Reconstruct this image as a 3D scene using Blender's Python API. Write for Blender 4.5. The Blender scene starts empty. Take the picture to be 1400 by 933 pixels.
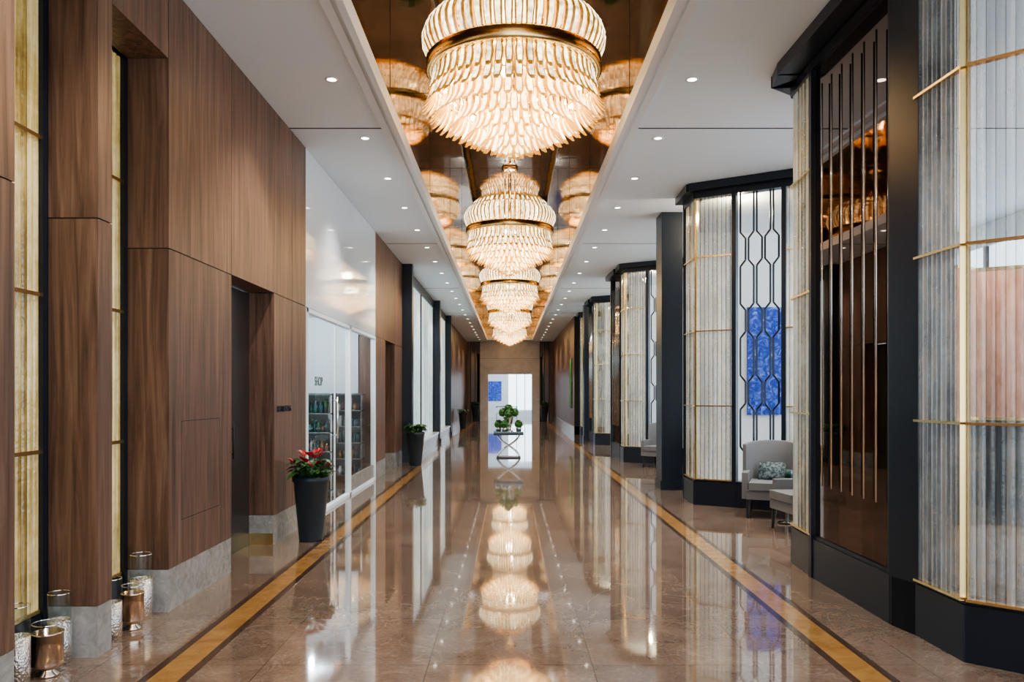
import bpy, math, random
from mathutils import Vector, Matrix
random.seed(7)
scene = bpy.context.scene
try:
    scene.view_settings.look = 'AgX - Medium High Contrast'
except Exception: pass
scene.view_settings.exposure = .50

# ------------------------------------------------------------------ materials
def newmat(name):
    m = bpy.data.materials.new(name); m.use_nodes = True
    nt = m.node_tree; nt.nodes.clear()
    out = nt.nodes.new('ShaderNodeOutputMaterial')
    return m, nt, out
def N(nt, t, **kw):
    n = nt.nodes.new(t)
    for k, v in kw.items(): setattr(n, k, v)
    return n
def c4(c): return (c[0], c[1], c[2], 1)
def principled(name, col, rough=.5, metal=0, spec=.5, coat=0, emis=None, es=0, bump=None, alpha=None):
    m, nt, out = newmat(name)
    p = N(nt, 'ShaderNodeBsdfPrincipled')
    p.inputs['Base Color'].default_value = c4(col)
    p.inputs['Roughness'].default_value = rough
    p.inputs['Metallic'].default_value = metal
    p.inputs['Specular IOR Level'].default_value = spec
    p.inputs['Coat Weight'].default_value = coat
    p.inputs['Coat Roughness'].default_value = .03
    if emis:
        p.inputs['Emission Color'].default_value = c4(emis)
        p.inputs['Emission Strength'].default_value = es
    if bump:
        tc = N(nt, 'ShaderNodeTexCoord'); no = N(nt, 'ShaderNodeTexNoise'); b = N(nt, 'ShaderNodeBump')
        no.inputs['Scale'].default_value = bump[0]; no.inputs['Detail'].default_value = 3
        b.inputs['Strength'].default_value = bump[1]; b.inputs['Distance'].default_value = bump[2]
        nt.links.new(tc.outputs['Object'], no.inputs['Vector'])
        nt.links.new(no.outputs['Fac'], b.inputs['Height'])
        nt.links.new(b.outputs[0], p.inputs['Normal'])
    nt.links.new(p.outputs[0], out.inputs[0])
    return m
def ramp(nt, stops):
    r = N(nt, 'ShaderNodeValToRGB')
    el = r.color_ramp.elements
    el[0].position = stops[0][0]; el[0].color = c4(stops[0][1])
    el[1].position = stops[-1][0]; el[1].color = c4(stops[-1][1])
    for p, c in stops[1:-1]:
        e = el.new(p); e.color = c4(c)
    return r
def stretched(name, scale, stops, rough, nscale=1.0, detail=5, dist=0.0, island=0, coat=0, metal=0, bumpd=0, emis=0, spec=.5):
    m, nt, out = newmat(name)
    tc = N(nt, 'ShaderNodeTexCoord'); mp = N(nt, 'ShaderNodeMapping')
    mp.inputs['Scale'].default_value = scale
    nt.links.new(tc.outputs['Object'], mp.inputs['Vector'])
    no = N(nt, 'ShaderNodeTexNoise')
    no.inputs['Scale'].default_value = nscale; no.inputs['Detail'].default_value = detail
    no.inputs['Roughness'].default_value = .62; no.inputs['Distortion'].default_value = dist
    vec = mp.outputs[0]
    if island:
        g = N(nt, 'ShaderNodeNewGeometry')
        mu = N(nt, 'ShaderNodeMath', operation='MULTIPLY'); mu.inputs[1].default_value = 37.0
        nt.links.new(g.outputs['Random Per Island'], mu.inputs[0])
        ad = N(nt, 'ShaderNodeVectorMath', operation='ADD')
        nt.links.new(vec, ad.inputs[0]); nt.links.new(mu.outputs[0], ad.inputs[1])
        vec = ad.outputs[0]
    nt.links.new(vec, no.inputs['Vector'])
    r = ramp(nt, stops)
    nt.links.new(no.outputs['Fac'], r.inputs[0])
    col = r.outputs[0]
    if island:
        hs = N(nt, 'ShaderNodeHueSaturation')
        mr = N(nt, 'ShaderNodeMapRange'); mr.inputs[3].default_value = 1 - island; mr.inputs[4].default_value = 1 + island
        nt.links.new(g.outputs['Random Per Island'], mr.inputs[0])
        nt.links.new(mr.outputs[0], hs.inputs['Value']); nt.links.new(col, hs.inputs['Color'])
        col = hs.outputs[0]
    p = N(nt, 'ShaderNodeBsdfPrincipled')
    p.inputs['Roughness'].default_value = rough; p.inputs['Metallic'].default_value = metal
    p.inputs['Coat Weight'].default_value = coat; p.inputs['Coat Roughness'].default_value = .1
    p.inputs['Specular IOR Level'].default_value = spec
    nt.links.new(col, p.inputs['Base Color'])
    if emis:
        nt.links.new(col, p.inputs['Emission Color']); p.inputs['Emission Strength'].default_value = emis
    if bumpd:
        b = N(nt, 'ShaderNodeBump'); b.inputs['Distance'].default_value = bumpd; b.inputs['Strength'].default_value = .6
        nt.links.new(no.outputs['Fac'], b.inputs['Height']); nt.links.new(b.outputs[0], p.inputs['Normal'])
    nt.links.new(p.outputs[0], out.inputs[0])
    return m

M = {}
M['wood'] = stretched('walnut_veneer', (10, 10, .5), [(.30, (.064, .034, .023)), (.5, (.150, .083, .056)), (.70, (.245, .145, .102))], .40, 1.7, 7, .9, island=.10)
M['woodgap'] = principled('dark_joint', (.02, .012, .009), .8)  # dark backing colour in the panel gaps and seams
M['stone'] = stretched('grey_marble', (3, 3, 3), [(.3, (.24, .235, .225)), (.7, (.42, .41, .395))], .25, 3, 8, 1.5)
M['beige'] = stretched('beige_marble', (1, 1, 1), [(.3, (.50, .46, .43)), (.7, (.66, .62, .58))], .2, 1.2, 8, 1.2)
M['dark'] = principled('blue_black_lacquer', (.009, .015, .027), .32)
M['white'] = principled('white_plaster', (.84, .92, .98), .6)
M['mould'] = principled('white_satin_moulding', (.88, .90, .92), .35)
M['gloss'] = principled('white_gloss_panel', (.78, .86, .93), .06, spec=.6)
M['gold'] = principled('polished_brass', (.83, .62, .30), .22, 1)
M['chrome'] = principled('chrome', (.86, .85, .83), .12, 1)
M['copper'] = principled('champagne_copper', (.90, .74, .62), .16, 1, bump=(60, .3, .002))
M['hammer'] = principled('hammered_silver', (.90, .89, .87), .16, 1, bump=(75, 1.0, .012))
M['bronze'] = principled('bronze_mirror', (.38, .265, .17), .04, 1, bump=(1.1, .4, .007))
M['bmirror'] = principled('bronze_tinted_mirror', (.22, .17, .15), .02, 1)
M['leafg'] = principled('green_leaf', (.05, .16, .03), .35)
M['leafd'] = principled('dark_green_leaf', (.02, .08, .02), .3)
M['red'] = principled('red_flower', (.60, .02, .05), .3)
M['soil'] = principled('soil', (.03, .02, .015), .9)
M['pot'] = principled('slate_planter', (.030, .045, .060), .35)
M['fabric'] = principled('grey_upholstery', (.18, .185, .195), .9, bump=(200, .2, .002))
M['cushion'] = stretched('patterned_grey_cushion', (30, 30, 30), [(.42, (.02, .04, .05)), (.62, (.14, .18, .19))], .8, 1, 2)
M['dwood'] = principled('ebonised_wood', (.015, .012, .01), .3)
M['door'] = principled('dark_door', (.035, .03, .028), .4)
M['lamp'] = principled('lamp_lens', (1, .9, .75), .5, emis=(1, .90, .74), es=6)
M['crystal'] = principled('bulb', (1, .9, .7), .5, emis=(1, .82, .48), es=18)
M['daylight'] = principled('daylight_glass', (.8, .9, 1), .3, emis=(.74, .87, 1.0), es=1.9)
M['bluepaint'] = stretched('blue_abstract_canvas', (2.2, 2.2, 2.2), [(.3, (.01, .03, .25)), (.48, (.02, .07, .50)), (.58, (.10, .20, .75)), (.74, (.5, .6, .95))], .6, 2.5, 8, 2.5)
M['greenpaint'] = stretched('green_canvas', (3, 3, 3), [(.3, (.02, .10, .02)), (.7, (.15, .4, .1))], .6, 2, 6, 1)
M['terra'] = stretched('added_screen_terracotta', (3, 3, 1), [(.3, (.42, .18, .10)), (.7, (.66, .36, .25))], .8, 2, 4, 1)
M['amber'] = stretched('amber_marble', (2, 2, 2), [(.3, (.30, .155, .05)), (.7, (.47, .27, .10))], .12, 3, 6, 1, coat=.2)
M['brownmarble'] = stretched('dark_emperador', (3, 3, 3), [(.3, (.05, .03, .022)), (.7, (.11, .07, .05))], .12, 3, 6, 1, coat=.2)
M['tealglass'] = principled('teal_glass_top', (.02, .08, .09), .08, 0, coat=1)
M['shelf'] = principled('smoked_shelf', (.20, .24, .25), .15)
for i, c in enumerate([(.035, .11, .13), (.20, .13, .07), (.05, .11, .09), (.40, .42, .45), (.12, .05, .05)]):
    M['b%d' % i] = principled('product_%d' % i, c, .15)

def leafmat(name, cA, sA, rough):
    m, nt, out = newmat(name)
    tc = N(nt, 'ShaderNodeTexCoord'); no = N(nt, 'ShaderNodeTexNoise'); no.inputs['Scale'].default_value = 20
    g = N(nt, 'ShaderNodeNewGeometry')
    nt.links.new(tc.outputs['Object'], no.inputs['Vector'])
    mr = N(nt, 'ShaderNodeMapRange'); mr.inputs[1].default_value = .3; mr.inputs[2].default_value = .7
    mr.inputs[3].default_value = sA * .25; mr.inputs[4].default_value = sA * 1.6
    nt.links.new(no.outputs['Fac'], mr.inputs[0])
    mi = N(nt, 'ShaderNodeMapRange'); mi.inputs[3].default_value = .65; mi.inputs[4].default_value = 1.4
    nt.links.new(g.outputs['Random Per Island'], mi.inputs[0])
    mu = N(nt, 'ShaderNodeMath', operation='MULTIPLY'); nt.links.new(mr.outputs[0], mu.inputs[0]); nt.links.new(mi.outputs[0], mu.inputs[1])
    p = N(nt, 'ShaderNodeBsdfPrincipled')
    p.inputs['Base Color'].default_value = c4(cA); p.inputs['Roughness'].default_value = rough
    p.inputs['Emission Color'].default_value = c4(cA); p.inputs['Specular IOR Level'].default_value = .9
    nt.links.new(mu.outputs[0], p.inputs['Emission Strength'])
    nt.links.new(p.outputs[0], out.inputs[0])
    return m
M['leafA'] = leafmat('frosted_glass_leaf', (1, .86, .55), 2.0, .10)
M['leafB'] = leafmat('amber_glass_edge', (.66, .37, .08), .24, .08)

def tubeglass(name, stops, emis, trans, tint=(.95, .93, .86)):
    m, nt, out = newmat(name)
    tc = N(nt, 'ShaderNodeTexCoord'); g = N(nt, 'ShaderNodeNewGeometry')
    def layer(scale, nscale, off):
        mp = N(nt, 'ShaderNodeMapping'); mp.inputs['Scale'].default_value = scale; mp.inputs['Location'].default_value = off
        nt.links.new(tc.outputs['Object'], mp.inputs['Vector'])
        no = N(nt, 'ShaderNodeTexNoise'); no.inputs['Scale'].default_value = nscale; no.inputs['Detail'].default_value = 6
        no.inputs['Roughness'].default_value = .7; nt.links.new(mp.outputs[0], no.inputs['Vector']); return no.outputs['Fac']
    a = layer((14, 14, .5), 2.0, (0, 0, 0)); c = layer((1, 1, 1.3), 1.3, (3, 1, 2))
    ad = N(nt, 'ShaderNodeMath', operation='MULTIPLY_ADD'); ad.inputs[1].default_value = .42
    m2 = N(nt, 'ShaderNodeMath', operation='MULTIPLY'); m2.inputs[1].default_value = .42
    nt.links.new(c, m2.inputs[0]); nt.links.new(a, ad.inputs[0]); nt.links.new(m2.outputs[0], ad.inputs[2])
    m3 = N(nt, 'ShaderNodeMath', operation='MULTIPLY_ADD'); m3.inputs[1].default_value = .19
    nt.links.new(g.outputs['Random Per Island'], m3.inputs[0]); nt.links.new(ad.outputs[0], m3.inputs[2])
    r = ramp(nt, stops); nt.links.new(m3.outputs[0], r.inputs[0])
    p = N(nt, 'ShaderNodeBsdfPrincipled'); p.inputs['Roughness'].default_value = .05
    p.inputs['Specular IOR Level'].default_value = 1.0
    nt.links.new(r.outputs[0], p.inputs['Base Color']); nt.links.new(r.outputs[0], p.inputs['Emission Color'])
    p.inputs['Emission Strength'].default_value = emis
    n2 = N(nt, 'ShaderNodeTexNoise'); n2.inputs['Scale'].default_value = 30
    nt.links.new(tc.outputs['Object'], n2.inputs['Vector'])
    b = N(nt, 'ShaderNodeBump'); b.inputs['Distance'].default_value = .008; b.inputs['Strength'].default_value = .6
    nt.links.new(n2.outputs['Fac'], b.inputs['Height']); nt.links.new(b.outputs[0], p.inputs['Normal'])
    tr = N(nt, 'ShaderNodeBsdfTransparent'); tr.inputs[0].default_value = c4(tint)
    mx = N(nt, 'ShaderNodeMixShader'); mx.inputs[0].default_value = trans
    nt.links.new(p.outputs[0], mx.inputs[1]); nt.links.new(tr.outputs[0], mx.inputs[2])
    nt.links.new(mx.outputs[0], out.inputs[0])
    return m
M['tube'] = tubeglass('ribbed_glass_painted_streaks', [(.40, (.09, .08, .06)), (.46, (.36, .28, .15)), (.51, (.38, .44, .46)), (.56, (.66, .55, .35)), (.62, (.52, .61, .63)), (.70, (.88, .92, .90))], .08, .44, (.97, .95, .90))  # streak colours and faint glow paint in light refracted through the rods
M['tubevalley'] = tubeglass('ribbed_glass_valley_shade', [(.40, (.03, .025, .02)), (.5, (.20, .14, .06)), (.60, (.32, .25, .13)), (.70, (.36, .33, .26))], .0, .10)  # darker copy for rib sides; shade in the valleys put into colour
M['tubenear'] = tubeglass('near_glass_painted_streaks', [(.40, (.08, .09, .10)), (.46, (.28, .28, .26)), (.51, (.36, .43, .47)), (.56, (.58, .53, .45)), (.62, (.52, .62, .67)), (.70, (.85, .92, .95))], .06, .55, (.96, .97, .98))  # same glass, near bay; cooler painted streaks and glow for what refracts there
M['goldtube'] = tubeglass('gold_ribbed_glass_glow', [(.40, (.20, .13, .035)), (.5, (.46, .33, .11)), (.62, (.80, .66, .34))], .20, 0)  # emission paints in a backlight; no lamp stands behind this glass
M['goldvalley'] = tubeglass('gold_ribbed_valley_shade', [(.40, (.10, .06, .015)), (.5, (.24, .155, .045)), (.64, (.46, .34, .12))], .05, 0)  # darker gold copy; shade between ribs painted into the colour
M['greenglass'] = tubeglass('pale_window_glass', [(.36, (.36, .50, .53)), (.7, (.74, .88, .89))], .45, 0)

def thinglass(name, tint, refl):
    m, nt, out = newmat(name)
    tr = N(nt, 'ShaderNodeBsdfTransparent'); tr.inputs[0].default_value = c4(tint)
    gl = N(nt, 'ShaderNodeBsdfGlossy'); gl.inputs['Roughness'].default_value = .02
    lw = N(nt, 'ShaderNodeLayerWeight'); lw.inputs[0].default_value = .5
    pw = N(nt, 'ShaderNodeMath', operation='POWER'); pw.inputs[1].default_value = 4
    nt.links.new(lw.outputs['Facing'], pw.inputs[0])
    mu = N(nt, 'ShaderNodeMath', operation='MULTIPLY_ADD'); mu.inputs[1].default_value = refl; mu.inputs[2].default_value = .04
    nt.links.new(pw.outputs[0], mu.inputs[0])
    mx = N(nt, 'ShaderNodeMixShader'); nt.links.new(mu.outputs[0], mx.inputs[0])
    nt.links.new(tr.outputs[0], mx.inputs[1]); nt.links.new(gl.outputs[0], mx.inputs[2])
    nt.links.new(mx.outputs[0], out.inputs[0])
    return m
M['glass'] = thinglass('clear_glass', (.88, .92, .92), .6)

def floormat():
    m, nt, out = newmat('polished_brown_marble')
    tc = N(nt, 'ShaderNodeTexCoord')
    br = N(nt, 'ShaderNodeTexBrick'); br.offset = 0
    br.inputs['Scale'].default_value = 1.0; br.inputs['Brick Width'].default_value = .965; br.inputs['Row Height'].default_value = .965
    br.inputs['Mortar Size'].default_value = .0025; br.inputs['Mortar Smooth'].default_value = .1
    br.inputs['Color1'].default_value = (.88, .88, .88, 1); br.inputs['Color2'].default_value = (1.1, 1.09, 1.08, 1)
    br.inputs['Mortar'].default_value = (.45, .40, .35, 1)
    mp = N(nt, 'ShaderNodeMapping'); mp.inputs['Location'].default_value = (.48, .09, 0)
    nt.links.new(tc.outputs['Object'], mp.inputs[0]); nt.links.new(mp.outputs[0], br.inputs['Vector'])
    n1 = N(nt, 'ShaderNodeTexNoise'); n1.inputs['Scale'].default_value = 2.6; n1.inputs['Detail'].default_value = 9; n1.inputs['Distortion'].default_value = .6; n1.inputs['Roughness'].default_value = .66
    nt.links.new(tc.outputs['Object'], n1.inputs['Vector'])
    r = ramp(nt, [(.3, (.160, .112, .084)), (.5, (.225, .162, .124)), (.64, (.262, .195, .152)), (.75, (.32, .25, .20))])
    nt.links.new(n1.outputs['Fac'], r.inputs[0])
    nv = N(nt, 'ShaderNodeTexNoise'); nv.inputs['Scale'].default_value = 1.7; nv.inputs['Detail'].default_value = 8; nv.inputs['Distortion'].default_value = 1.6
    nt.links.new(tc.outputs['Object'], nv.inputs['Vector'])
    rv = ramp(nt, [(.488, (0, 0, 0)), (.5, (1, 1, 1)), (.512, (0, 0, 0))]); nt.links.new(nv.outputs['Fac'], rv.inputs[0])
    mv = N(nt, 'ShaderNodeMath', operation='MULTIPLY'); mv.inputs[1].default_value = .25; nt.links.new(rv.outputs[0], mv.inputs[0])
    mxv = N(nt, 'ShaderNodeMix', data_type='RGBA'); mxv.inputs[7].default_value = (.48, .41, .35, 1)
    nt.links.new(mv.outputs[0], mxv.inputs[0]); nt.links.new(r.outputs[0], mxv.inputs[6])
    mx = N(nt, 'ShaderNodeMix', data_type='RGBA', blend_type='MULTIPLY'); mx.inputs[0].default_value = 1
    nt.links.new(mxv.outputs[2], mx.inputs[6]); nt.links.new(br.outputs[0], mx.inputs[7])
    n3 = N(nt, 'ShaderNodeTexNoise'); n3.inputs['Scale'].default_value = 40; n3.inputs['Detail'].default_value = 5
    nt.links.new(tc.outputs['Object'], n3.inputs['Vector'])
    r3 = ramp(nt, [(.3, (.84, .84, .84)), (.7, (1.14, 1.14, 1.14))]); nt.links.new(n3.outputs['Fac'], r3.inputs[0])
    mx2 = N(nt, 'ShaderNodeMix', data_type='RGBA', blend_type='MULTIPLY'); mx2.inputs[0].default_value = 1
    nt.links.new(mx.outputs[2], mx2.inputs[6]); nt.links.new(r3.outputs[0], mx2.inputs[7])
    p = N(nt, 'ShaderNodeBsdfPrincipled'); p.inputs['Roughness'].default_value = .045
    p.inputs['Specular IOR Level'].default_value = .85
    p.inputs['Coat Weight'].default_value = .30; p.inputs['Coat Roughness'].default_value = .02; p.inputs['Coat IOR'].default_value = 1.5
    nt.links.new(mx2.outputs[2], p.inputs['Base Color'])
    nt.links.new(p.outputs[0], out.inputs[0])
    return m
M['floor'] = floormat()

# ------------------------------------------------------------------ mesh builder
class MB:
    def __init__(s): s.v = []; s.f = []; s.m = []; s.mats = []; s.sm = []
    def mi(s, k):
        if k not in s.mats: s.mats.append(k)
        return s.mats.index(k)
    def add(s, vs, fs, k, smooth=False):
        o = len(s.v); s.v += [tuple(x) for x in vs]
        for n, f in enumerate(fs):
            s.f.append([o + a for a in f]); s.m.append(s.mi(k[n] if isinstance(k, list) else k)); s.sm.append(smooth)
    def box(s, x0, x1, y0, y1, z0, z1, k):
        x0, x1 = min(x0, x1), max(x0, x1)
        vs = [(x0, y0, z0), (x1, y0, z0), (x1, y1, z0), (x0, y1, z0), (x0, y0, z1), (x1, y0, z1), (x1, y1, z1), (x0, y1, z1)]
        s.add(vs, [(0, 3, 2, 1), (4, 5, 6, 7), (0, 1, 5, 4), (1, 2, 6, 5), (2, 3, 7, 6), (3, 0, 4, 7)], k)
    def wseg(s, p0, p1, z0, z1, o, i, k, ext=0):
        a = Vector(p0); b = Vector(p1); d = (b - a).normalized(); a -= d * ext; b += d * ext
        n = Vector((-d.y, d.x))
        q = [a + n * o, b + n * o, b - n * i, a - n * i]
        vs = [(p.x, p.y, z0) for p in q] + [(p.x, p.y, z1) for p in q]
        s.add(vs, [(0, 1, 2, 3), (7, 6, 5, 4), (0, 4, 5, 1), (1, 5, 6, 2), (2, 6, 7, 3), (3, 7, 4, 0)], k)
    def ribs(s, p0, p1, z0, z1, w, k, side=1, seg=6, edge=None):
        a = Vector(p0); b = Vector(p1); L = (b - a).length; d = (b - a).normalized(); n = Vector((-d.y, d.x)) * side
        c = max(1, round(L / w)); w = L / c; r = w / 2
        for j in range(c):
            vs = []; fs = []; ks = []
            for t in range(seg + 1):
                an = math.pi * t / seg
                p = a + d * (j * w + r - r * math.cos(an)) + n * r * .8 * math.sin(an)
                vs += [(p.x, p.y, z0), (p.x, p.y, z1)]
            for t in range(seg):
                fs.append((2 * t, 2 * t + 2, 2 * t + 3, 2 * t + 1)); ks.append(edge if (edge and t in (0, seg - 1)) else k)
            s.add(vs, fs, ks, True)
    def tube(s, pts, r, k, seg=8, cap=True):
        pts = [Vector(p) for p in pts]; rs = r if isinstance(r, (list, tuple)) else [r] * len(pts)
        vs = []; fs = []
        for i, p in enumerate(pts):
            t = (pts[min(i + 1, len(pts) - 1)] - pts[max(i - 1, 0)]).normalized()
            u = t.cross(Vector((0, 0, 1)))
            if u.length < .05: u = t.cross(Vector((0, 1, 0)))
            u.normalize(); w = t.cross(u)
            for j in range(seg):
                a = 2 * math.pi * (j + .5) / seg
                vs.append(p + (u * math.cos(a) + w * math.sin(a)) * rs[i])
        for i in range(len(pts) - 1):
            for j in range(seg):
                fs.append((i * seg + j, i * seg + (j + 1) % seg, (i + 1) * seg + (j + 1) % seg, (i + 1) * seg + j))
        if cap: fs += [tuple(range(seg))[::-1], tuple((len(pts) - 1) * seg + j for j in range(seg))]
        s.add(vs, fs, k, seg > 5)
    def lathe(s, prof, cx, cy, k, seg=32, sc=1):
        vs = []; fs = []
        for r, z in prof:
            for j in range(seg):
                a = 2 * math.pi * j / seg; vs.append((cx + r * math.cos(a), cy + r * math.sin(a), z))
        for i in range(len(prof) - 1):
            for j in range(seg): fs.append((i * seg + j, i * seg + (j + 1) % seg, (i + 1) * seg + (j + 1) % seg, (i + 1) * seg + j))
        s.add(vs, fs, k, True)
    def disc(s, cx, cy, z, r, k, seg=24):
        s.add([(cx + r * math.cos(2 * math.pi * j / seg), cy + r * math.sin(2 * math.pi * j / seg), z) for j in range(seg)], [tuple(range(seg))], k)
    def leaf(s, base, dirv, L, W, k, droop=.3):
        d = Vector(dirv).normalized(); side = d.cross(Vector((0, 0, 1)))
        if side.length < .05: side = Vector((1, 0, 0))
        side.normalize(); vs = []; fs = []; b = Vector(base); n = 5
        for i in range(n + 1):
            t = i / n; p = b + d * L * t + Vector((0, 0, -droop * L * t * t)); w = W * math.sin(math.pi * (t * .86 + .12)) ** .8
            if i == n: w = .001
            vs += [p - side * w / 2 + Vector((0, 0, w * .15)), p, p + side * w / 2 + Vector((0, 0, w * .15))]
        for i in range(n):
            o = 3 * i; fs += [(o, o + 1, o + 4, o + 3), (o + 1, o + 2, o + 5, o + 4)]
        s.add(vs, fs, k, True)
    def sphere(s, c, r, k, seg=10, rings=7, jit=0, sz=1):
        vs = []; fs = []
        for i in range(rings + 1):
            th = math.pi * i / rings
            for j in range(seg):
                a = 2 * math.pi * j / seg; rr = r * (1 + random.uniform(-jit, jit))
                vs.append((c[0] + rr * math.sin(th) * math.cos(a), c[1] + rr * math.sin(th) * math.sin(a), c[2] + rr * math.cos(th) * sz))
        for i in range(rings):
            for j in range(seg): fs.append((i * seg + j, (i + 1) * seg + j, (i + 1) * seg + (j + 1) % seg, i * seg + (j + 1) % seg))
        s.add(vs, fs, k, jit == 0)
    def obj(s, name, loc=(0, 0, 0), rot=0, bevel=0, parent=None):
        me = bpy.data.meshes.new(name); me.from_pydata(s.v, [], s.f)
        for k in s.mats: me.materials.append(M[k])
        me.polygons.foreach_set('material_index', s.m); me.polygons.foreach_set('use_smooth', s.sm); me.update()
        ob = bpy.data.objects.new(name, me); scene.collection.objects.link(ob)
        ob.location = loc; ob.rotation_euler = (0, 0, rot)
        if bevel:
            b = ob.modifiers.new('bevel', 'BEVEL'); b.width = bevel; b.segments = 3; b.limit_method = 'ANGLE'
        if parent: ob.parent = parent
        return ob
def copyob(ob, loc, rot=0, scale=1):
    o = bpy.data.objects.new(ob.name, ob.data); scene.collection.objects.link(o)
    o.location = loc; o.rotation_euler = (0, 0, rot); o.scale = (scale,) * 3
    return o

H = 4.6; HT = H - .003; W = 2.49; YE = 46.5; Y0 = -5
# ------------------------------------------------------------------ floor
b = MB(); b.box(-6, 8.6, Y0, 54, -.1, 0, 'floor'); b.obj('floor')
for s, X in ((0, -1.93), (1, 2.03)):
    b = MB()
    b.box(X - .085, X + .085, Y0, YE - 1.2, 0, .002, 'amber')
    b.box(X - .135, X - .085, Y0, YE - 1.2, 0, .002, 'brownmarble'); b.box(X + .085, X + .135, Y0, YE - 1.2, 0, .002, 'brownmarble')
    b.obj('trim_%d' % (s + 1))

# ------------------------------------------------------------------ ceiling
b = MB()
b.box(-6, -1.42, Y0, YE + .2, H, H + .1, 'white'); b.box(1.42, 8.6, Y0, YE + .2, H, H + .1, 'white')
b.box(-1.42, 1.42, 45, YE + .2, H, H + .1, 'white')
b.obj('ceiling')
b = MB()
for sx in (-1, 1):
    b.box(sx * 1.36, sx * 1.44, Y0, 45, H - .03, H + .1, 'mould')
    b.box(sx * 1.30, sx * 1.36, Y0, 45, H + .0, H + .1, 'mould')
    b.box(sx * 1.25, sx * 1.31, Y0, 45, H - .06, H + .1, 'mould')
b.obj('trim_3')
b = MB()
RZ = 6.3
b.box(-1.35, -1.25, Y0, 45.1, H + .1, RZ, 'bronze'); b.box(1.25, 1.35, Y0, 45.1, H + .1, RZ, 'bronze')
b.box(-1.35, 1.35, Y0, 45.1, RZ, RZ + .1, 'bronze'); b.box(-1.35, 1.35, 45, 45.1, H + .1, RZ, 'bronze')
for y in [4.2 + 4.2 * i for i in range(-1, 10)]:
    b.box(-1.25, 1.25, y - .005, y + .005, RZ - .003, RZ, 'woodgap')
    for sx in (-1, 1): b.box(sx * 1.25, sx * 1.247, y - .005, y + .005, H + .1, RZ, 'woodgap')
b.obj('ceiling_bronze_coffer')
b = MB()
for y in (9.1, 16.1, 23, 30):
    b.box(-W, -1.44, y - .01, y + .01, H - .004, H, 'woodgap'); b.box(1.44, 8, y - .01, y + .01, H - .004, H, 'woodgap')
b.obj('trim_4')
b = MB(); ys = [.6 + 1.77 * i for i in range(26)]
for y in ys:
    for X in (-1.7, 1.74):
        b.lathe([(.045, H - .006), (.062, H - .008), (.062, H)], X, y, 'mould', 20); b.disc(X, y, H - .005, .045, 'lamp')
for y in (9.5, 16.5, 23.5):
    for X in (3.4, 4.8): b.lathe([(.045, H - .006), (.062, H - .008), (.062, H)], X, y, 'mould', 20); b.disc(X, y, H - .005, .045, 'lamp')
b.obj('recessed_downlights')

# ------------------------------------------------------------------ left wall
G = .004
wl = MB()
def panel(y0, y1, z0, z1, xb=-2.79, x=-W, k='wood'):
    wl.box(xb, x, y0 + G, y1 - G, z0 + G, z1 - G, k)
def pier(y0, y1, joints=(), xb=-2.79):
    wl.box(xb - .01, -W - .012, y0 + .008, y1 - .008, 0, HT, 'woodgap')
    wl.box(xb, -W - .004, y0 + G / 2, y1 - G / 2, 0, .31, 'stone')
    e = [y0] + list(joints) + [y1]
    for a, c in zip(e[:-1], e[1:]):
        panel(a, c, .31, 2.66, xb); panel(a, c, 2.66, H, xb)
def doorway(y0, y1):
    wl.box(-2.79, -W - .012, y0, y1, 2.67, HT, 'woodgap'); panel(y0, y1, 2.66, H)
pier(Y0, 4.05, (-3, -1, 1, 2.6)); pier(4.86, 5.04); pier(5.87, 7.2)
for y0, y1 in ((4.05, 4.86), (5.04, 5.87)): panel(y0, y1, 4.04, H)
for a in ((6.1, 6.104, .64, 1.39), (6.9, 6.904, .64, 1.39)): wl.box(-W - .01, -W + .0008, *a, 'woodgap')
wl.box(-W - .01, -W + .0008, 6.1, 6.9, 1.386, 1.39, 'woodgap'); wl.box(-W - .01, -W + .0008, 6.1, 6.9, .64, .644, 'woodgap')
wl.box(-3.1, -3.0, Y0, 7.2, 0, HT, 'white')
wl.obj('wall_left')
wl = MB(); doorway(7.2, 8.5); wl.obj('wall_left')
wl = MB(); pier(8.5, 9.82, (9.2,)); wl.box(-2.78, -2.5, 8.488, 8.5, 0, .12, 'gold'); wl.obj('wall_left')
wl = MB(); wl.box(-2.7, -W, 9.82, 14.9, 2.66, HT, 'gloss'); wl.obj('wall_left')
wl = MB(); pier(14.9, 16.1); wl.obj('wall_left')
wl = MB(); doorway(16.1, 17.4); wl.obj('wall_left')
wl = MB(); pier(17.4, 18.6); wl.obj('wall_left')
wl = MB(); pier(31.3, 46.4, (33.5, 35.7, 37.9, 40.1, 42.3, 44.5)); wl.obj('wall_left')
for i, (y0, y1) in enumerate(((7.2, 8.5), (16.1, 17.4))):
    b = MB(); b.box(-2.80, -2.75, y0 + .01, y1 - .015, 0, 2.65, 'door')
    b.box(-2.75, -2.742, (y0 + y1) / 2 - .004, (y0 + y1) / 2 + .004, .02, 2.6, 'woodgap')
    for s in (-.07, .07): b.tube([(-2.72, (y0 + y1) / 2 + s, .95), (-2.72, (y0 + y1) / 2 + s, 1.3)], .008, 'door')
    for s in (-.07, .07):
        for z in (1.0, 1.25): b.tube([(-2.75, (y0 + y1) / 2 + s, z), (-2.72, (y0 + y1) / 2 + s, z)], .006, 'door')
    b.obj('door_%d' % (i + 1))
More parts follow.
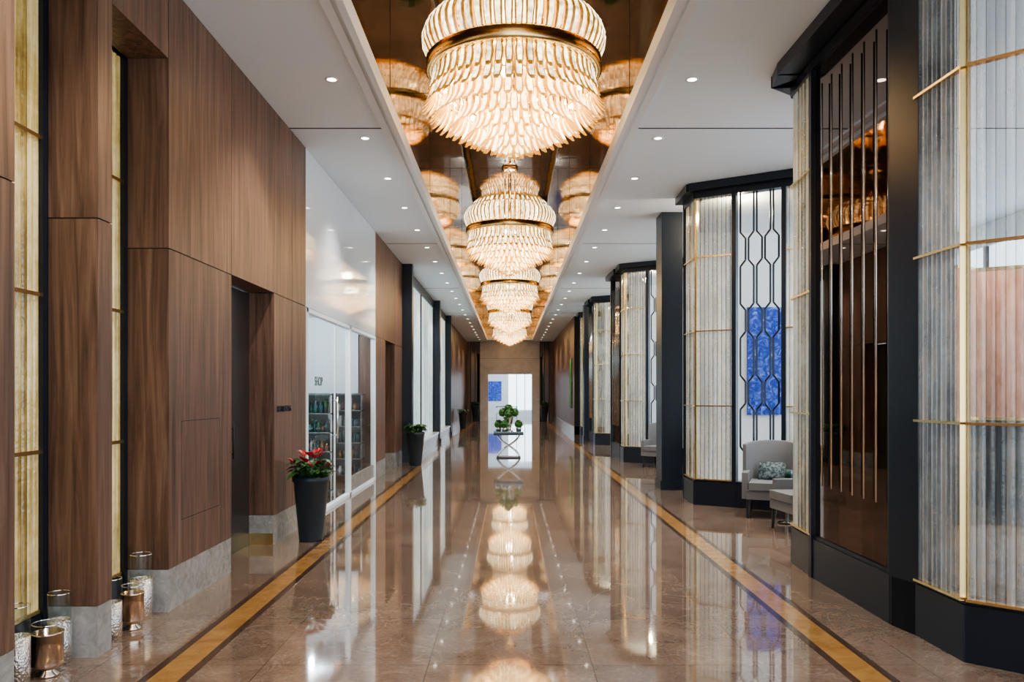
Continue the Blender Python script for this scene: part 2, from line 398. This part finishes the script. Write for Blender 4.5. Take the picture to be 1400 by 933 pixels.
for n, (y0, y1) in enumerate(((4.05, 4.86), (5.04, 5.87))):
    b = MB()
    b.box(-2.9, -2.84, y0, y1, 0, H - .56, 'gold')
    b.ribs((-2.835, y0 + .04), (-2.835, y1 - .04), .30, 4.03, .055, 'goldtube', side=-1, seg=8, edge='goldvalley')
    for z in (.30, 1.25, 2.19, 3.13): b.box(-2.83, -2.80, y0 + .04, y1 - .04, z - .012, z + .012, 'gold')
    b.box(-2.86, -2.79, y0 + .001, y0 + .05, 0, 4.03, 'dark'); b.box(-2.86, -2.79, y1 - .05, y1 - .001, 0, 4.03, 'dark')
    b.box(-2.86, -2.80, y0 + .05, y1 - .05, .0, .28, 'dark')
    b.obj('window_%d' % (n + 1))
for y in (18.62, 26.0, 31.0):
    b = MB(); b.box(-2.8, -2.26, y, y + .27, 0, HT, 'dark'); b.box(-2.8, -2.22, y - .01, y + .28, 0, .12, 'dark'); b.obj('dark_pilaster')
for n, (y0, y1) in enumerate(((18.92, 25.97), (26.30, 30.97))):
    b = MB()
    b.ribs((-2.55, y0), (-2.55, y1), .36, H - .25, .16, 'greenglass', side=-1, seg=4)
    b.box(-2.75, -2.30, y0, y1, 0, .30, 'stone'); b.box(-2.75, -2.28, y0, y1, .30, .36, 'beige')
    b.box(-2.7, -2.45, y0, y1, H - .25, HT, 'dark')
    for i in range(3):
        y = y0 + (y1 - y0) * i / 2; b.box(-2.6, -2.46, max(y0, y - .03), min(y1, y + .03), .36, H - .25, 'dark')
    b.box(-2.7, -2.66, y0, y1, .36, H - .25, 'white')
    b.obj('window_%d' % (n + 3))

# ------------------------------------------------------------------ shop
b = MB()
b.box(-5.5, -5.4, 9.7, 15, 0, HT, 'white'); b.box(-5.4, -2.81, 9.70, 9.8, 0, HT, 'white'); b.box(-5.4, -2.81, 14.92, 15.0, 0, HT, 'white')
b.box(-5.4, -2.72, 9.84, 14.90, 3.0, 3.1, 'white')
b.obj('wall_shop')
b = MB()
for y in (9.87, 12.55, 14.84): b.box(-2.56, -W + .01, y - .04, y + .04, 0, 2.65, 'white')
b.box(-2.56, -W + .01, 9.84, 14.84, 2.60, 2.65, 'white'); b.box(-2.56, -W + .01, 9.84, 14.84, 0, .05, 'white')
b.add([(-2.52, 9.88, .05), (-2.52, 14.8, .05), (-2.52, 14.8, 2.6), (-2.52, 9.88, 2.6)], [(0, 1, 2, 3)], 'glass'); b.box(-2.55, -2.50, 12.6, 14.8, .05, .28, 'stone')
b.tube([(-2.46, 11.5, .95), (-2.46, 11.5, 1.55)], .014, 'chrome'); b.tube([(-2.46, 11.5, 1.0), (-2.52, 11.5, 1.0)], .01, 'chrome'); b.tube([(-2.46, 11.5, 1.5), (-2.52, 11.5, 1.5)], .01, 'chrome')
b.box(-2.535, -2.51, 11.58, 11.6, .05, 2.6, 'chrome')
b.obj('shop_glass_front')
def shelfunit(x0, x1, y, top=2.0):
    b = MB()
    b.box(x0, x1, y + .3, y + .33, 0, top, 'shelf'); b.box(x0, x0 + .02, y, y + .33, 0, top, 'chrome'); b.box(x1 - .02, x1, y, y + .33, 0, top, 'chrome')
    n = int((top - .12) / .29)
    for i in range(n + 1):
        z = .12 + i * .29; b.box(x0, x1, y, y + .3, z, z + .018, 'shelf')
        if i < n:
            x = x0 + .04
            while x < x1 - .09:
                r = random.uniform(.018, .036); h = random.uniform(.10, .22); k = 'b%d' % random.choice([0, 0, 0, 1, 2, 2, 3, 3, 4])
                for yy in (y + .07, y + .2):
                    b.lathe([(0.001, z + .018), (r, z + .018), (r, z + .018 + h * .65), (r * .4, z + .018 + h * .8), (r * .4, z + .018 + h), (.001, z + .018 + h)], x + r, yy, k, 8)
                x += 2 * r + .012
    b.obj('display_shelf_with_bottles')
shelfunit(-3.45, -2.70, 12.2, 1.6); shelfunit(-3.2, -2.65, 14.4, 1.6); shelfunit(-4.7, -3.7, 13.6)
def text(s, name, size, loc, mat):
    cu = bpy.data.curves.new(name, 'FONT'); cu.body = s; cu.size = size; cu.extrude = .004
    o = bpy.data.objects.new(name, cu); scene.collection.objects.link(o); o.location = loc
    o.rotation_euler = (math.pi / 2, 0, math.pi / 2); cu.materials.append(M[mat])
text('SHOP', 'shop_sign', .17, (-2.51, 10.35, 1.70), 'shelf')
text('RESTROOMS', 'restroom_sign', .095, (-2.486, 8.6, 1.40), 'dark')

# ------------------------------------------------------------------ end wall
b = MB()
b.box(-1.72, -1.25, YE, YE + .3, 0, HT, 'beige'); b.box(1.27, 1.72, YE, YE + .3, 0, HT, 'beige'); b.box(-1.25, 1.27, YE, YE + .3, 2.7, HT, 'beige')
b.box(-1.72, 1.72, YE - .003, YE, 3.6, 3.61, 'woodgap')
for sx in (-1, 1):
    b.box(sx * 1.72, sx * 2.3, YE + .1, YE + .3, 0, HT, 'bmirror'); b.box(sx * 2.3, sx * 3.1, YE, YE + .3, 0, HT, 'wood')
    for x in (1.74, 2.0, 2.26): b.box(sx * (x - .03), sx * (x + .03), YE + .02, YE + .1, 0, HT, 'dark')
b.obj('wall_far')
b = MB()
b.box(-4, 4, 53.5, 53.6, 0, 3.4, 'white'); b.box(-4.1, -4, YE + .3, 53.6, 0, 3.4, 'white'); b.box(4, 4.1, YE + .3, 53.6, 0, 3.4, 'white'); b.box(-4, 4, YE + .3, 53.6, 3.4, 3.5, 'white')
b.obj('wall_end_room')
b = MB(); b.box(-.1, 1.6, 53.44, 53.5, .5, 2.9, 'daylight')
for x in (-.12, .45, 1.0, 1.58): b.box(x - .03, x + .03, 53.4, 53.5, .45, 2.95, 'white')
b.obj('window_5')
b = MB(); b.box(-1.55, -.55, 53.43, 53.49, 1.1, 2.4, 'bluepaint'); b.obj('blue_painting')
b = MB(); b.box(-.9, .5, 51.5, 52.0, .72, .76, 'dwood')
for x in (-.85, .45):
    for y in (51.55, 51.95): b.tube([(x, y, 0), (x, y, .72)], .02, 'chrome')
b.obj('console_table')

# ------------------------------------------------------------------ right side
def gold_rails(b, p0, p1, zs=(.37, 1.42, 2.49, 3.55), o=.03):
    for z in zs: b.wseg(p0, p1, z - .008, z + .008, o, .0, 'gold')
def latticefill(b, p0, p1, z0, z1):
    a = Vector(p0); c = Vector(p1); L = (c - a).length; d = (c - a).normalized(); n = 6; s = L / n
    lens = (.30, .52)
    for i in range(n + 1):
        off = s * .32; sg = 1 if i % 2 else -1; cur = 0
        if i in (0, n): off = 0
        pts = []; zz = z0 + .10
        while zz < z1 - .1:
            v = off * sg * (1 if cur else -1)
            pts += [(v, zz), (v, min(z1, zz + lens[cur]))]; zz += lens[cur] + .09; cur = 1 - cur
        pts.insert(0, (pts[0][0], z0)); pts.append((pts[-1][0], z1))
        u0 = min(max(i * s, 0), L); P = []
        for du, zv in pts:
            p = a + d * min(max(u0 + du, .01), L - .01); P.append((p.x, p.y, zv))
        for q, r_ in zip(P[:-1], P[1:]):
            if (Vector(q) - Vector(r_)).length > .01: b.tube([q, r_], .015, 'dark', 4)
def bay(d, name, flen=2.0, side=.7, mirror=0):
    V1 = Vector((2.69, d)); V0 = Vector((2.70, d + side)); D = Vector((.84, -.54)).normalized()
    A1 = V1 + D * .56; A2 = V1 + D * 1.24; A3 = V1 + D * flen
    b = MB()
    for p, q in [(A3, V1), (V1, V0)]:
        b.wseg(p, q, 0, .33, .05, .12, 'dark', ext=.02) ; b.wseg(p, q, .33, .36, .03, .12, 'dark', ext=.01)
        b.wseg(p, q, H - .11, HT, .16, .15, 'dark', ext=.06); b.wseg(p, q, H - .2, H - .11, .05, .1, 'dark', ext=.02)
    for p, q in ((A1, V1), (V1, V0), (A3, A2)):
        b.ribs(p, q, .36, H - .2, .062, 'tube', side=1, edge='tubevalley'); gold_rails(b, p, q, o=.05)
    latticefill(b, A2, A1, .36, H - .2)
    for p in (A1, A2, A3, V0): b.wseg(p - D * .03, p + D * .03, 0, H - .1, .05, .06, 'dark')
    b.wseg(V1 - D * .012, V1 + D * .012, .36, H - .2, .06, .04, 'gold')
    if mirror:
        M0 = V0; M1 = Vector((2.66, d + side + mirror))
        b.wseg(M0, M1, 0, .36, .05, .12, 'dark'); b.wseg(M0, M1, H - .13, HT, .2, .15, 'dark'); b.wseg(M0, M1, .36, H - .13, 0, .05, 'bmirror')
        for t in range(1, 6):
            q = M0.lerp(M1, t / 6); b.tube([(q.x - .05, q.y, .8), (q.x - .05, q.y, 4.2)], .009, 'chrome')
        b.wseg(M1, M1 + Vector((0, .12)), 0, H - .1, .06, .12, 'dark')
    b.obj(name)
bay(11.6, 'ribbed_glass_bay'); bay(18.7, 'ribbed_glass_bay', mirror=1.3); bay(25.0, 'ribbed_glass_bay', mirror=.9); bay(29.8, 'ribbed_glass_bay', side=.9)
for y in (13.3, 27.2):
    b = MB(); b.box(2.51, 2.86, y, y + .5, 0, HT, 'dark'); b.box(2.49, 2.88, y - .02, y + .52, 0, .15, 'dark'); b.obj('dark_column')
b = MB()
V3 = Vector((3.65, 3.95)); V1 = Vector((2.73, 4.80)); V0 = Vector((2.71, 5.32)); K0 = Vector((2.66, 5.56)); K1 = Vector((2.65, 7.0)); K2 = Vector((2.69, 7.6)); K3 = Vector((3.35, 8.1))
for p, q in ((V3, V1), (V1, V0), (V0, K0), (K0, K1), (K1, K2), (K2, K3)):
    b.wseg(p, q, 0, .34, .03, .14, 'dark', ext=.015); b.wseg(p, q, .34, .37, .015, .12, 'dark', ext=.005)
    b.wseg(p, q, H - .2, H - .12, .04, .1, 'dark')
cor = [Vector((3.5, 3.75)), Vector((2.52, 4.7)), Vector((2.45, 5.3)), Vector((2.43, 7.3)), Vector((2.48, 7.62)), Vector((3.3, 8.25))]
for p, q in zip(cor[:-1], cor[1:]): b.wseg(p, q, H - .11, HT, 0, .3, 'dark', ext=.01)
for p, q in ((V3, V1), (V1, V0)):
    b.ribs(p, q, .37, H - .2, .050, 'tubenear', side=1, seg=10, edge='tubevalley'); gold_rails(b, p, q, o=.045)
for p, q in ((K1, K2), (K2, K3)):
    b.ribs(p, q, .37, H - .2, .052, 'tube', side=1, seg=8, edge='tubevalley'); gold_rails(b, p, q, o=.045)
for p in (V1, V1 + (V3 - V1).normalized() * .62): b.wseg(p, p + Vector((.0, .006)), .37, H - .15, .045, .02, 'gold')
b.wseg(V0, K0, 0, H - .1, .03, .25, 'dark', ext=.02)
b.wseg(K1 - Vector((0, .03)), K1 + Vector((0, .03)), 0, H - .1, .04, .1, 'dark')
b.wseg(K0, K1, .37, H - .12, 0, .05, 'bmirror')
b.wseg(K0, K0 + Vector((0, .04)), .37, H - .1, .03, .1, 'dark')
for i in range(6):
    y = 5.75 + i * .2
    b.tube([(2.62, y, .82), (2.62, y, 4.2)], .007, 'chrome', 8)
b.obj('ribbed_glass_bay')

b = MB()
e = [31.2, 33.4, 35.6, 37.8, 40, 42.2, 44.4, 46.4]
for a, c in zip(e[:-1], e[1:]):
    for z0, z1 in ((.31, 2.66), (2.66, H)): b.box(2.5, 2.8, a + G, c - G, z0 + G, z1 - G, 'wood')
b.box(2.51, 2.79, 31.2, 46.4, 0, H - .01, 'woodgap'); b.box(2.495, 2.8, 31.2, 46.4, 0, .31, 'stone')
b.obj('wall_right')
for n, y in enumerate((15.0, 22.2, 27.9)):
    b = MB(); b.box(3.3, 8.38, y, y + .12, 0, HT, 'white'); b.obj('wall_lounge_partition_%d' % (n + 1))
b = MB(); b.box(2.81, 8.38, 31.2, 31.4, 0, HT, 'white'); b.obj('wall_lounge_end')
b = MB(); b.box(8.4, 8.5, Y0, 31.2, 0, .5, 'white'); b.box(8.4, 8.5, Y0, 31.2, 4.2, HT, 'white'); b.obj('wall_lounge')
b = MB(); b.box(8.46, 8.5, Y0, 31.2, .5, 4.2, 'daylight')
y = Y0
while y < 31.2: b.box(8.40, 8.46, y, y + .08, .5, 4.2, 'dark'); y += 1.6
b.obj('window_6')
b = MB(); b.box(4.42, 5.05, 14.94, 14.998, 1.2, 3.2, 'bluepaint'); b.obj('blue_abstract_painting')
b = MB(); b.box(2.46, 2.498, 32.2, 33.2, 1.0, 3.0, 'greenpaint'); b.obj('green_painting')
b = MB()
fp = [(4.95, 9.9), (5.35, 9.65), (5.75, 9.9), (6.15, 9.65), (6.55, 9.9)]
for p, q in zip(fp[:-1], fp[1:]):
    b.wseg(p, q, 1.3, 3.1, .02, .02, 'terra'); b.wseg(p, q, .05, 1.28, .02, .02, 'pot'); b.wseg(p, q, 3.1, 3.14, .025, .025, 'gold'); b.wseg(p, q, 1.27, 1.31, .025, .025, 'gold'); b.wseg(p, q, 0, .05, .025, .025, 'dwood')
b.obj('added_tone_screen')  # added screen, gives the near glass a pinkish tone from behind

# ------------------------------------------------------------------ chandeliers
def chand_mesh():
    b = MB()
    def row(n, fn, w, ph=0, ns=6):
        for i in range(n):
            a = 2 * math.pi * (i + ph) / n + random.uniform(-.008, .008); ca, sa = math.cos(a), math.sin(a)
            rows = []; dz = random.uniform(-.005, .005)
            for j in range(ns + 1):
                t = j / ns; r, z = fn(t)
                ww = w * (.72 + .36 * math.sin(math.pi * min(1, t * 1.05))) * (1 if j < ns else .55)
                pts = []
                for u, dr in ((-.5, -.55), (-.30, -.08), (0, .12), (.30, -.08), (.5, -.55)):
                    rr = r + dr * ww * .6; x = rr * ca - u * ww * sa; y = rr * sa + u * ww * ca
                    pts.append((x, y, z + dz))
                rows.append(pts)
            vs = [p for q in rows for p in q]; fs = []; ks = []
            for j in range(ns):
                for k in range(4):
                    fs.append((j * 5 + k, j * 5 + k + 1, (j + 1) * 5 + k + 1, (j + 1) * 5 + k))
                    ks.append('leafB' if (k in (0, 3) or j == ns - 1) else 'leafA')
            b.add(vs, fs, ks, True)
    row(58, lambda t: (.86 + .11 * math.sin(math.pi * t * .9) - .14 * t ** 3, 5.03 + .50 * t), .082)
    row(46, lambda t: (.76 + .10 * math.sin(math.pi * t * .9) - .14 * t ** 3, 5.10 + .56 * t), .085, .5)
    def hang(r, z0, z1, fl): return lambda t: (r - fl * .4 + fl * 1.2 * (t ** 2.4), z0 + (z1 - z0) * (t - .06 * math.sin(math.pi * t)))
    row(54, hang(.86, 4.93, 4.68, .05), .075)
    row(52, hang(.88, 4.78, 4.53, .09), .082, .5)
    row(46, hang(.78, 4.65, 4.41, .11), .084)
    row(36, hang(.61, 4.54, 4.31, .10), .084)
    row(27, hang(.45, 4.45, 4.23, .09), .082, .5)
    row(19, hang(.30, 4.38, 4.16, .08), .082)
    row(12, hang(.16, 4.32, 4.10, .06), .078)
    row(6, hang(.06, 4.26, 4.05, .05), .06)
    b.lathe([(.875, 4.92), (.895, 4.92), (.915, 4.94), (.915, 5.04), (.89, 5.07), (.86, 5.07), (.86, 4.92), (.875, 4.92)], 0, 0, 'gold', 64)
    b.lathe([(.86, 4.92), (.80, 4.90), (.0, 4.90)], 0, 0, 'gold', 48)
    for z, r in ((4.70, .78), (4.57, .64), (4.46, .48), (4.38, .32), (4.32, .16)):
        b.lathe([(r, z), (r + .012, z + .01), (r, z + .02), (r - .012, z + .01), (r, z)], 0, 0, 'gold', 40)
    for i in range(8):
        a = math.pi * i / 4; b.tube([(.1 * math.cos(a), .1 * math.sin(a), 4.32), (.76 * math.cos(a), .76 * math.sin(a), 4.74), (.84 * math.cos(a), .84 * math.sin(a), 5.0), (.55 * math.cos(a), .55 * math.sin(a), 5.45), (.05, 0, 5.62)], .012, 'gold', 6)
    for i in range(16):
        a = math.pi * i / 8 + .1
        for r, z in ((.70, 4.72), (.45, 4.52), (.68, 5.15)): b.sphere((r * math.cos(a), r * math.sin(a), z), .028, 'crystal', 8, 5)
    b.tube([(0, 0, 4.3), (0, 0, 6.27)], .03, 'chrome', 12); b.lathe([(.001, 6.22), (.14, 6.22), (.17, 6.26), (.17, 6.298), (.001, 6.298)], 0, 0, 'chrome', 32)
    b.lathe([(.03, 5.58), (.07, 5.62), (.05, 5.72), (.03, 5.76)], 0, 0, 'chrome', 20)
    for i in range(4):
        a = math.pi / 2 * i + .4; b.tube([(.10 * math.cos(a), .10 * math.sin(a), 5.6), (.10 * math.cos(a), .10 * math.sin(a), 6.24)], .01, 'chrome', 6)
    return b
base = chand_mesh().obj('chandelier', (0.04, 8.4, 0))
CH = [8.4, 16.8, 25.2, 33.6, 42.0, 0.0]
for y in CH[1:]: copyob(base, (0, y, 0), random.random() * 6)
def light(kind, name, loc, energy, col, **kw):
    l = bpy.data.lights.new(name, kind); l.energy = energy; l.color = col
    for k, v in kw.items(): setattr(l, k, v)
    o = bpy.data.objects.new(name, l); scene.collection.objects.link(o); o.location = loc; return o
for y in CH:
    light('POINT', 'chandelier_lamp', (0.0, y, 4.84), 110, (1, .84, .60), shadow_soft_size=.15)
    light('POINT', 'chandelier_upper_lamp', (0.12, y + .1, 5.3), 110, (1, .82, .56), shadow_soft_size=.12)
for y in ys[::2]:
    for X in (-1.7, 1.74):
        light('SPOT', 'downlight_beam', (X, y, H - .03), 150, (1, .94, .86), spot_size=math.radians(110), spot_blend=.8, shadow_soft_size=.04)
for y in (9.5, 16.5, 23.5):
    for X in (3.4, 4.8): light('SPOT', 'lounge_downlight_beam', (X, y, H - .03), 200, (1, .95, .88), spot_size=math.radians(130), spot_blend=.8, shadow_soft_size=.04)
for X, y in ((3.5, 12.3), (3.4, 19.5), (3.4, 25.9)):
    light('POINT', 'bay_warm_fill', (X, y, H - .25), 60, (1, .80, .52), shadow_soft_size=.05)  # unseen points added inside the bays to warm the glass
light('SPOT', 'added_screen_beam', (5.7, 8.4, H - .05), 200, (1, .9, .8), spot_size=math.radians(80), spot_blend=.8, shadow_soft_size=.05).rotation_euler = (math.radians(30), 0, 0)  # extra spot on the added screen, no fixture drawn for it
light('POINT', 'shop_lamp', (-3.3, 11.2, 2.9), 50, (.95, .98, 1), shadow_soft_size=.03)
light('POINT', 'shop_lamp', (-3.3, 13.4, 2.9), 40, (.95, .98, 1), shadow_soft_size=.03)
light('POINT', 'end_room_lamp', (0, 49.5, 3.2), 220, (.88, .95, 1), shadow_soft_size=.05)

# ------------------------------------------------------------------ planters
def planter(loc, h=.70, rt=.20, rb=.125, red=True, sc=1):
    b = MB()
    b.lathe([(.001, 0), (rb, 0), (rb + .004, .02), (rt - .012, h - .06), (rt, h - .055), (rt, h), (rt - .02, h), (rt - .025, h - .05), (.001, h - .05)], 0, 0, 'pot', 36)
    b.disc(0, 0, h - .04, rt - .025, 'soil')
    for i in range(95):
        a = random.random() * 6.28; r = random.random() ** .6 * .14; el = random.uniform(.1, 1.2)
        st = Vector((r * math.cos(a), r * math.sin(a), h - .03)); up = random.uniform(.05, .20)
        tip = st + Vector((math.cos(a) * .05, math.sin(a) * .05, up)); b.tube([st, tip], .003, 'leafd', 4, False)
        b.leaf(tip, (math.cos(a), math.sin(a), el * .5), random.uniform(.08, .14), random.uniform(.06, .10), random.choice(['leafg', 'leafd']), .5)
    if red:
        for i in range(14):
            a = i * 2.4; r = random.uniform(.05, .22)
            st = Vector((r * .5 * math.cos(a), r * .5 * math.sin(a), h)); tip = Vector((r * math.cos(a), r * math.sin(a), h + random.uniform(.10, .25)))
            b.tube([st, tip], .003, 'leafg', 4, False)
            for da in (-.5, .5): b.leaf(tip, (math.cos(a + da), math.sin(a + da), .9), .085, .062, 'red', .1)
            b.tube([tip, tip + Vector((math.cos(a) * .01, math.sin(a) * .01, .05))], [.005, .003], 'gold', 6)
    else:
        for i in range(30):
            a = random.random() * 6.28; st = Vector((0, 0, h - .03)); b.leaf(st, (math.cos(a) * .5, math.sin(a) * .5, 1), random.uniform(.2, .34), .05, 'leafg', .3)
    b.obj('potted_anthurium' if red else 'potted_fern', loc)
planter((-2.16, 8.75, 0)); planter((-2.10, 17.9, 0), .74, .21, .13, False); planter((-2.12, 36.5, 0), .7, .21, .13, False); planter((1.95, 45.6, 0), .9, .25, .15, False); planter((-1.95, 45.6, 0), .9, .25, .15, False)

# ------------------------------------------------------------------ candle holders
def hurricane(loc, r, h):
    b = MB(); g = h * .62
    b.lathe([(.001, 0), (r, 0), (r, g), (r - .004, g), (r - .004, .01), (.001, .01)], 0, 0, 'hammer', 32)
    b.lathe([(r - .003, g - .01), (r - .001, h)], 0, 0, 'glass', 32)
    b.lathe([(r - .001, h - .006), (r, h), (r - .004, h), (r - .001, h - .006)], 0, 0, 'chrome', 32)
    b.obj('hammered_silver_hurricane', loc)
def votive(loc, r, h):
    b = MB()
    b.lathe([(.001, 0), (r * .75, 0), (r * .75, .012), (r * .45, .03), (r * .45, .045), (r * .98, .06), (r, .07), (r, h * .8), (r * 1.03, h * .8), (r * 1.03, h * .83), (r - .006, h * .83), (r - .006, .12), (.001, .12)], 0, 0, 'copper', 40)
    b.lathe([(r * .9, h * .7), (r * .96, h)], 0, 0, 'glass', 32)
    b.lathe([(r * .96, h - .005), (r * .97, h), (r * .93, h), (r * .96, h - .005)], 0, 0, 'chrome', 32)
    b.obj('copper_candle_holder', loc)
hurricane((-2.67, 4.77, 0), .066, .42); votive((-2.62, 4.56, 0), .083, .30); hurricane((-2.69, 4.40, 0), .062, .44)
hurricane((-2.62, 5.72, 0), .075, .46); votive((-2.56, 5.46, 0), .073, .30); hurricane((-2.58, 5.22, 0), .06, .40)

# ------------------------------------------------------------------ centre table with flowers
b = MB()
T = .66
b.box(-.36, .36, -.30, .30, T - .035, T, 'tealglass'); b.box(-.37, .37, -.31, .31, T - .09, T - .035, 'dark')
b.box(-.30, .30, -.24, .24, 0, .03, 'dark')
for sy in (-.2, 0, .2):
    for sx in (-1, 1):
        pts = [(sx * (.27 * math.cos(math.pi * t)), sy, .02 + (T - .10) * t) for t in [i / 10 for i in range(11)]]
        b.tube(pts, .016, 'chrome', 8)
b.lathe([(.12, T), (.12, T + .01), (.06, T + .03), (.07, T + .1), (.14, T + .36), (.15, T + .38), (.13, T + .37), (.001, T + .33)], 0, 0, 'chrome', 28)
def bloom(cx, cy, cz, r, n=1):
    b.sphere((cx, cy, cz), r, 'leafg', 14, 9, .10)
    for i in range(30):
        a = random.random() * 6.28; e = random.uniform(-.3, 1.2); d = (math.cos(a) * math.cos(e), math.sin(a) * math.cos(e), math.sin(e))
        b.leaf((cx + d[0] * r * .85, cy + d[1] * r * .85, cz + d[2] * r * .85), d, r * .6, r * .45, random.choice(['leafg', 'leafd', 'leafg']), .3)
for p in ((0, 0, T + .56), (-.15, 0, T + .46), (.15, .02, T + .46), (0, -.13, T + .44), (.02, .12, T + .50)): bloom(p[0], p[1], p[2], .10)
for x, y in ((-.25, -.1), (.25, -.08), (-.1, -.22)):
    b.lathe([(.001, T), (.06, T), (.075, T + .12), (.06, T + .12), (.001, T + .11)], x, y, 'chrome', 20); bloom(x, y, T + .17, .10)
b.obj('flower_table_display', (-.03, 20, 0))

# ------------------------------------------------------------------ wing chairs
def wingchair(loc, rot, cushion=True):
    b = MB()
    b.box(-.30, .30, -.34, .28, .24, .36, 'fabric'); b.box(-.27, .27, -.36, .22, .36, .46, 'fabric')
    for sx in (-1, 1): b.box(sx * .28, sx * .36, -.28, .32, .24, .58, 'fabric')
    n = 10
    vs = []; fs = []
    for j in range(n + 1):
        t = j / n * 2 - 1
        x = .37 * math.sin(t * 1.15) / math.sin(1.15); y = .36 - .27 * (abs(t) ** 2.6)
        for k, z in enumerate((.26, .55, .78, .97)):
            top = z - (.05 * t * t if k == 3 else 0); lean = .08 * (z - .26)
            vs += [(x * .88, y - .09 + lean, top), (x * 1.02, y + lean, top)]
    for j in range(n):
        for k in range(3):
            o = j * 8 + k * 2; q = o + 8
            fs += [(o, q, q + 2, o + 2), (o + 1, o + 3, q + 3, q + 1)]
        o = j * 8; fs += [(o, o + 1, o + 9, o + 8), (o + 6, o + 14, o + 15, o + 7)]
    for o in (0, n * 8):
        for k in range(3): a = o + 2 * k; fs.append((a, a + 2, a + 3, a + 1) if o == 0 else (a, a + 1, a + 3, a + 2))
    b.add(vs, fs, 'fabric', True)
    for x in (-.27, .27):
        b.tube([(x, -.29, .25), (x * 1.05, -.31, 0)], [.032, .018], 'dwood', 8); b.tube([(x, .24, .25), (x * 1.05, .33, 0)], [.032, .018], 'dwood', 8)
    if cushion:
        vs = []; fs = []
        for i in range(7):
            for j in range(7):
                u, v = i / 3 - 1, j / 3 - 1; th = .07 * (1 - abs(u) ** 3) * (1 - abs(v) ** 3)
                vs += [(u * .17, .13 - th + .06 * v, .57 + v * .12), (u * .17, .15 + th + .06 * v, .57 + v * .12)]
        for i in range(6):
            for j in range(6):
                o = (i * 7 + j) * 2; q = o + 14; fs += [(o, q, q + 2, o + 2), (o + 1, o + 3, q + 3, q + 1)]
        b.add(vs, fs, 'cushion', True)
    b.obj('wing_armchair', loc, rot, bevel=.02)
wingchair((3.42, 10.5, 0), -.35)
wingchair((3.46, 9.30, 0), -1.45, False)
wingchair((3.30, 17.5, 0), -.6, False)
b = MB(); b.lathe([(.001, .53), (.13, .53), (.14, .545), (.13, .56), (.001, .56)], 0, 0, 'dwood', 32); b.lathe([(.025, .53), (.02, .3), (.025, .03), (.10, .02), (.11, 0), (.001, 0)], 0, 0, 'dwood', 24)
b.lathe([(.001, .56), (.045, .56), (.05, .66), (.046, .66), (.001, .60)], .02, 0, 'tealglass', 20)
b.obj('side_table', (3.40, 9.88, 0))

# ------------------------------------------------------------------ world + camera
w = bpy.data.worlds.new('World'); scene.world = w; w.use_nodes = True
w.node_tree.nodes['Background'].inputs[0].default_value = (.84, .92, 1, 1); w.node_tree.nodes['Background'].inputs[1].default_value = 2.1
cd = bpy.data.cameras.new('Camera'); cam = bpy.data.objects.new('Camera', cd); scene.collection.objects.link(cam)
cam.location = (0, 0, 1.6); cam.rotation_euler = (math.pi / 2, 0, 0)
cd.sensor_width = 36; cd.lens = 1100 / 1400 * 36; cd.shift_x = 3 / 1400; cd.shift_y = 71.5 / 1400; cd.clip_end = 200
scene.camera = cam
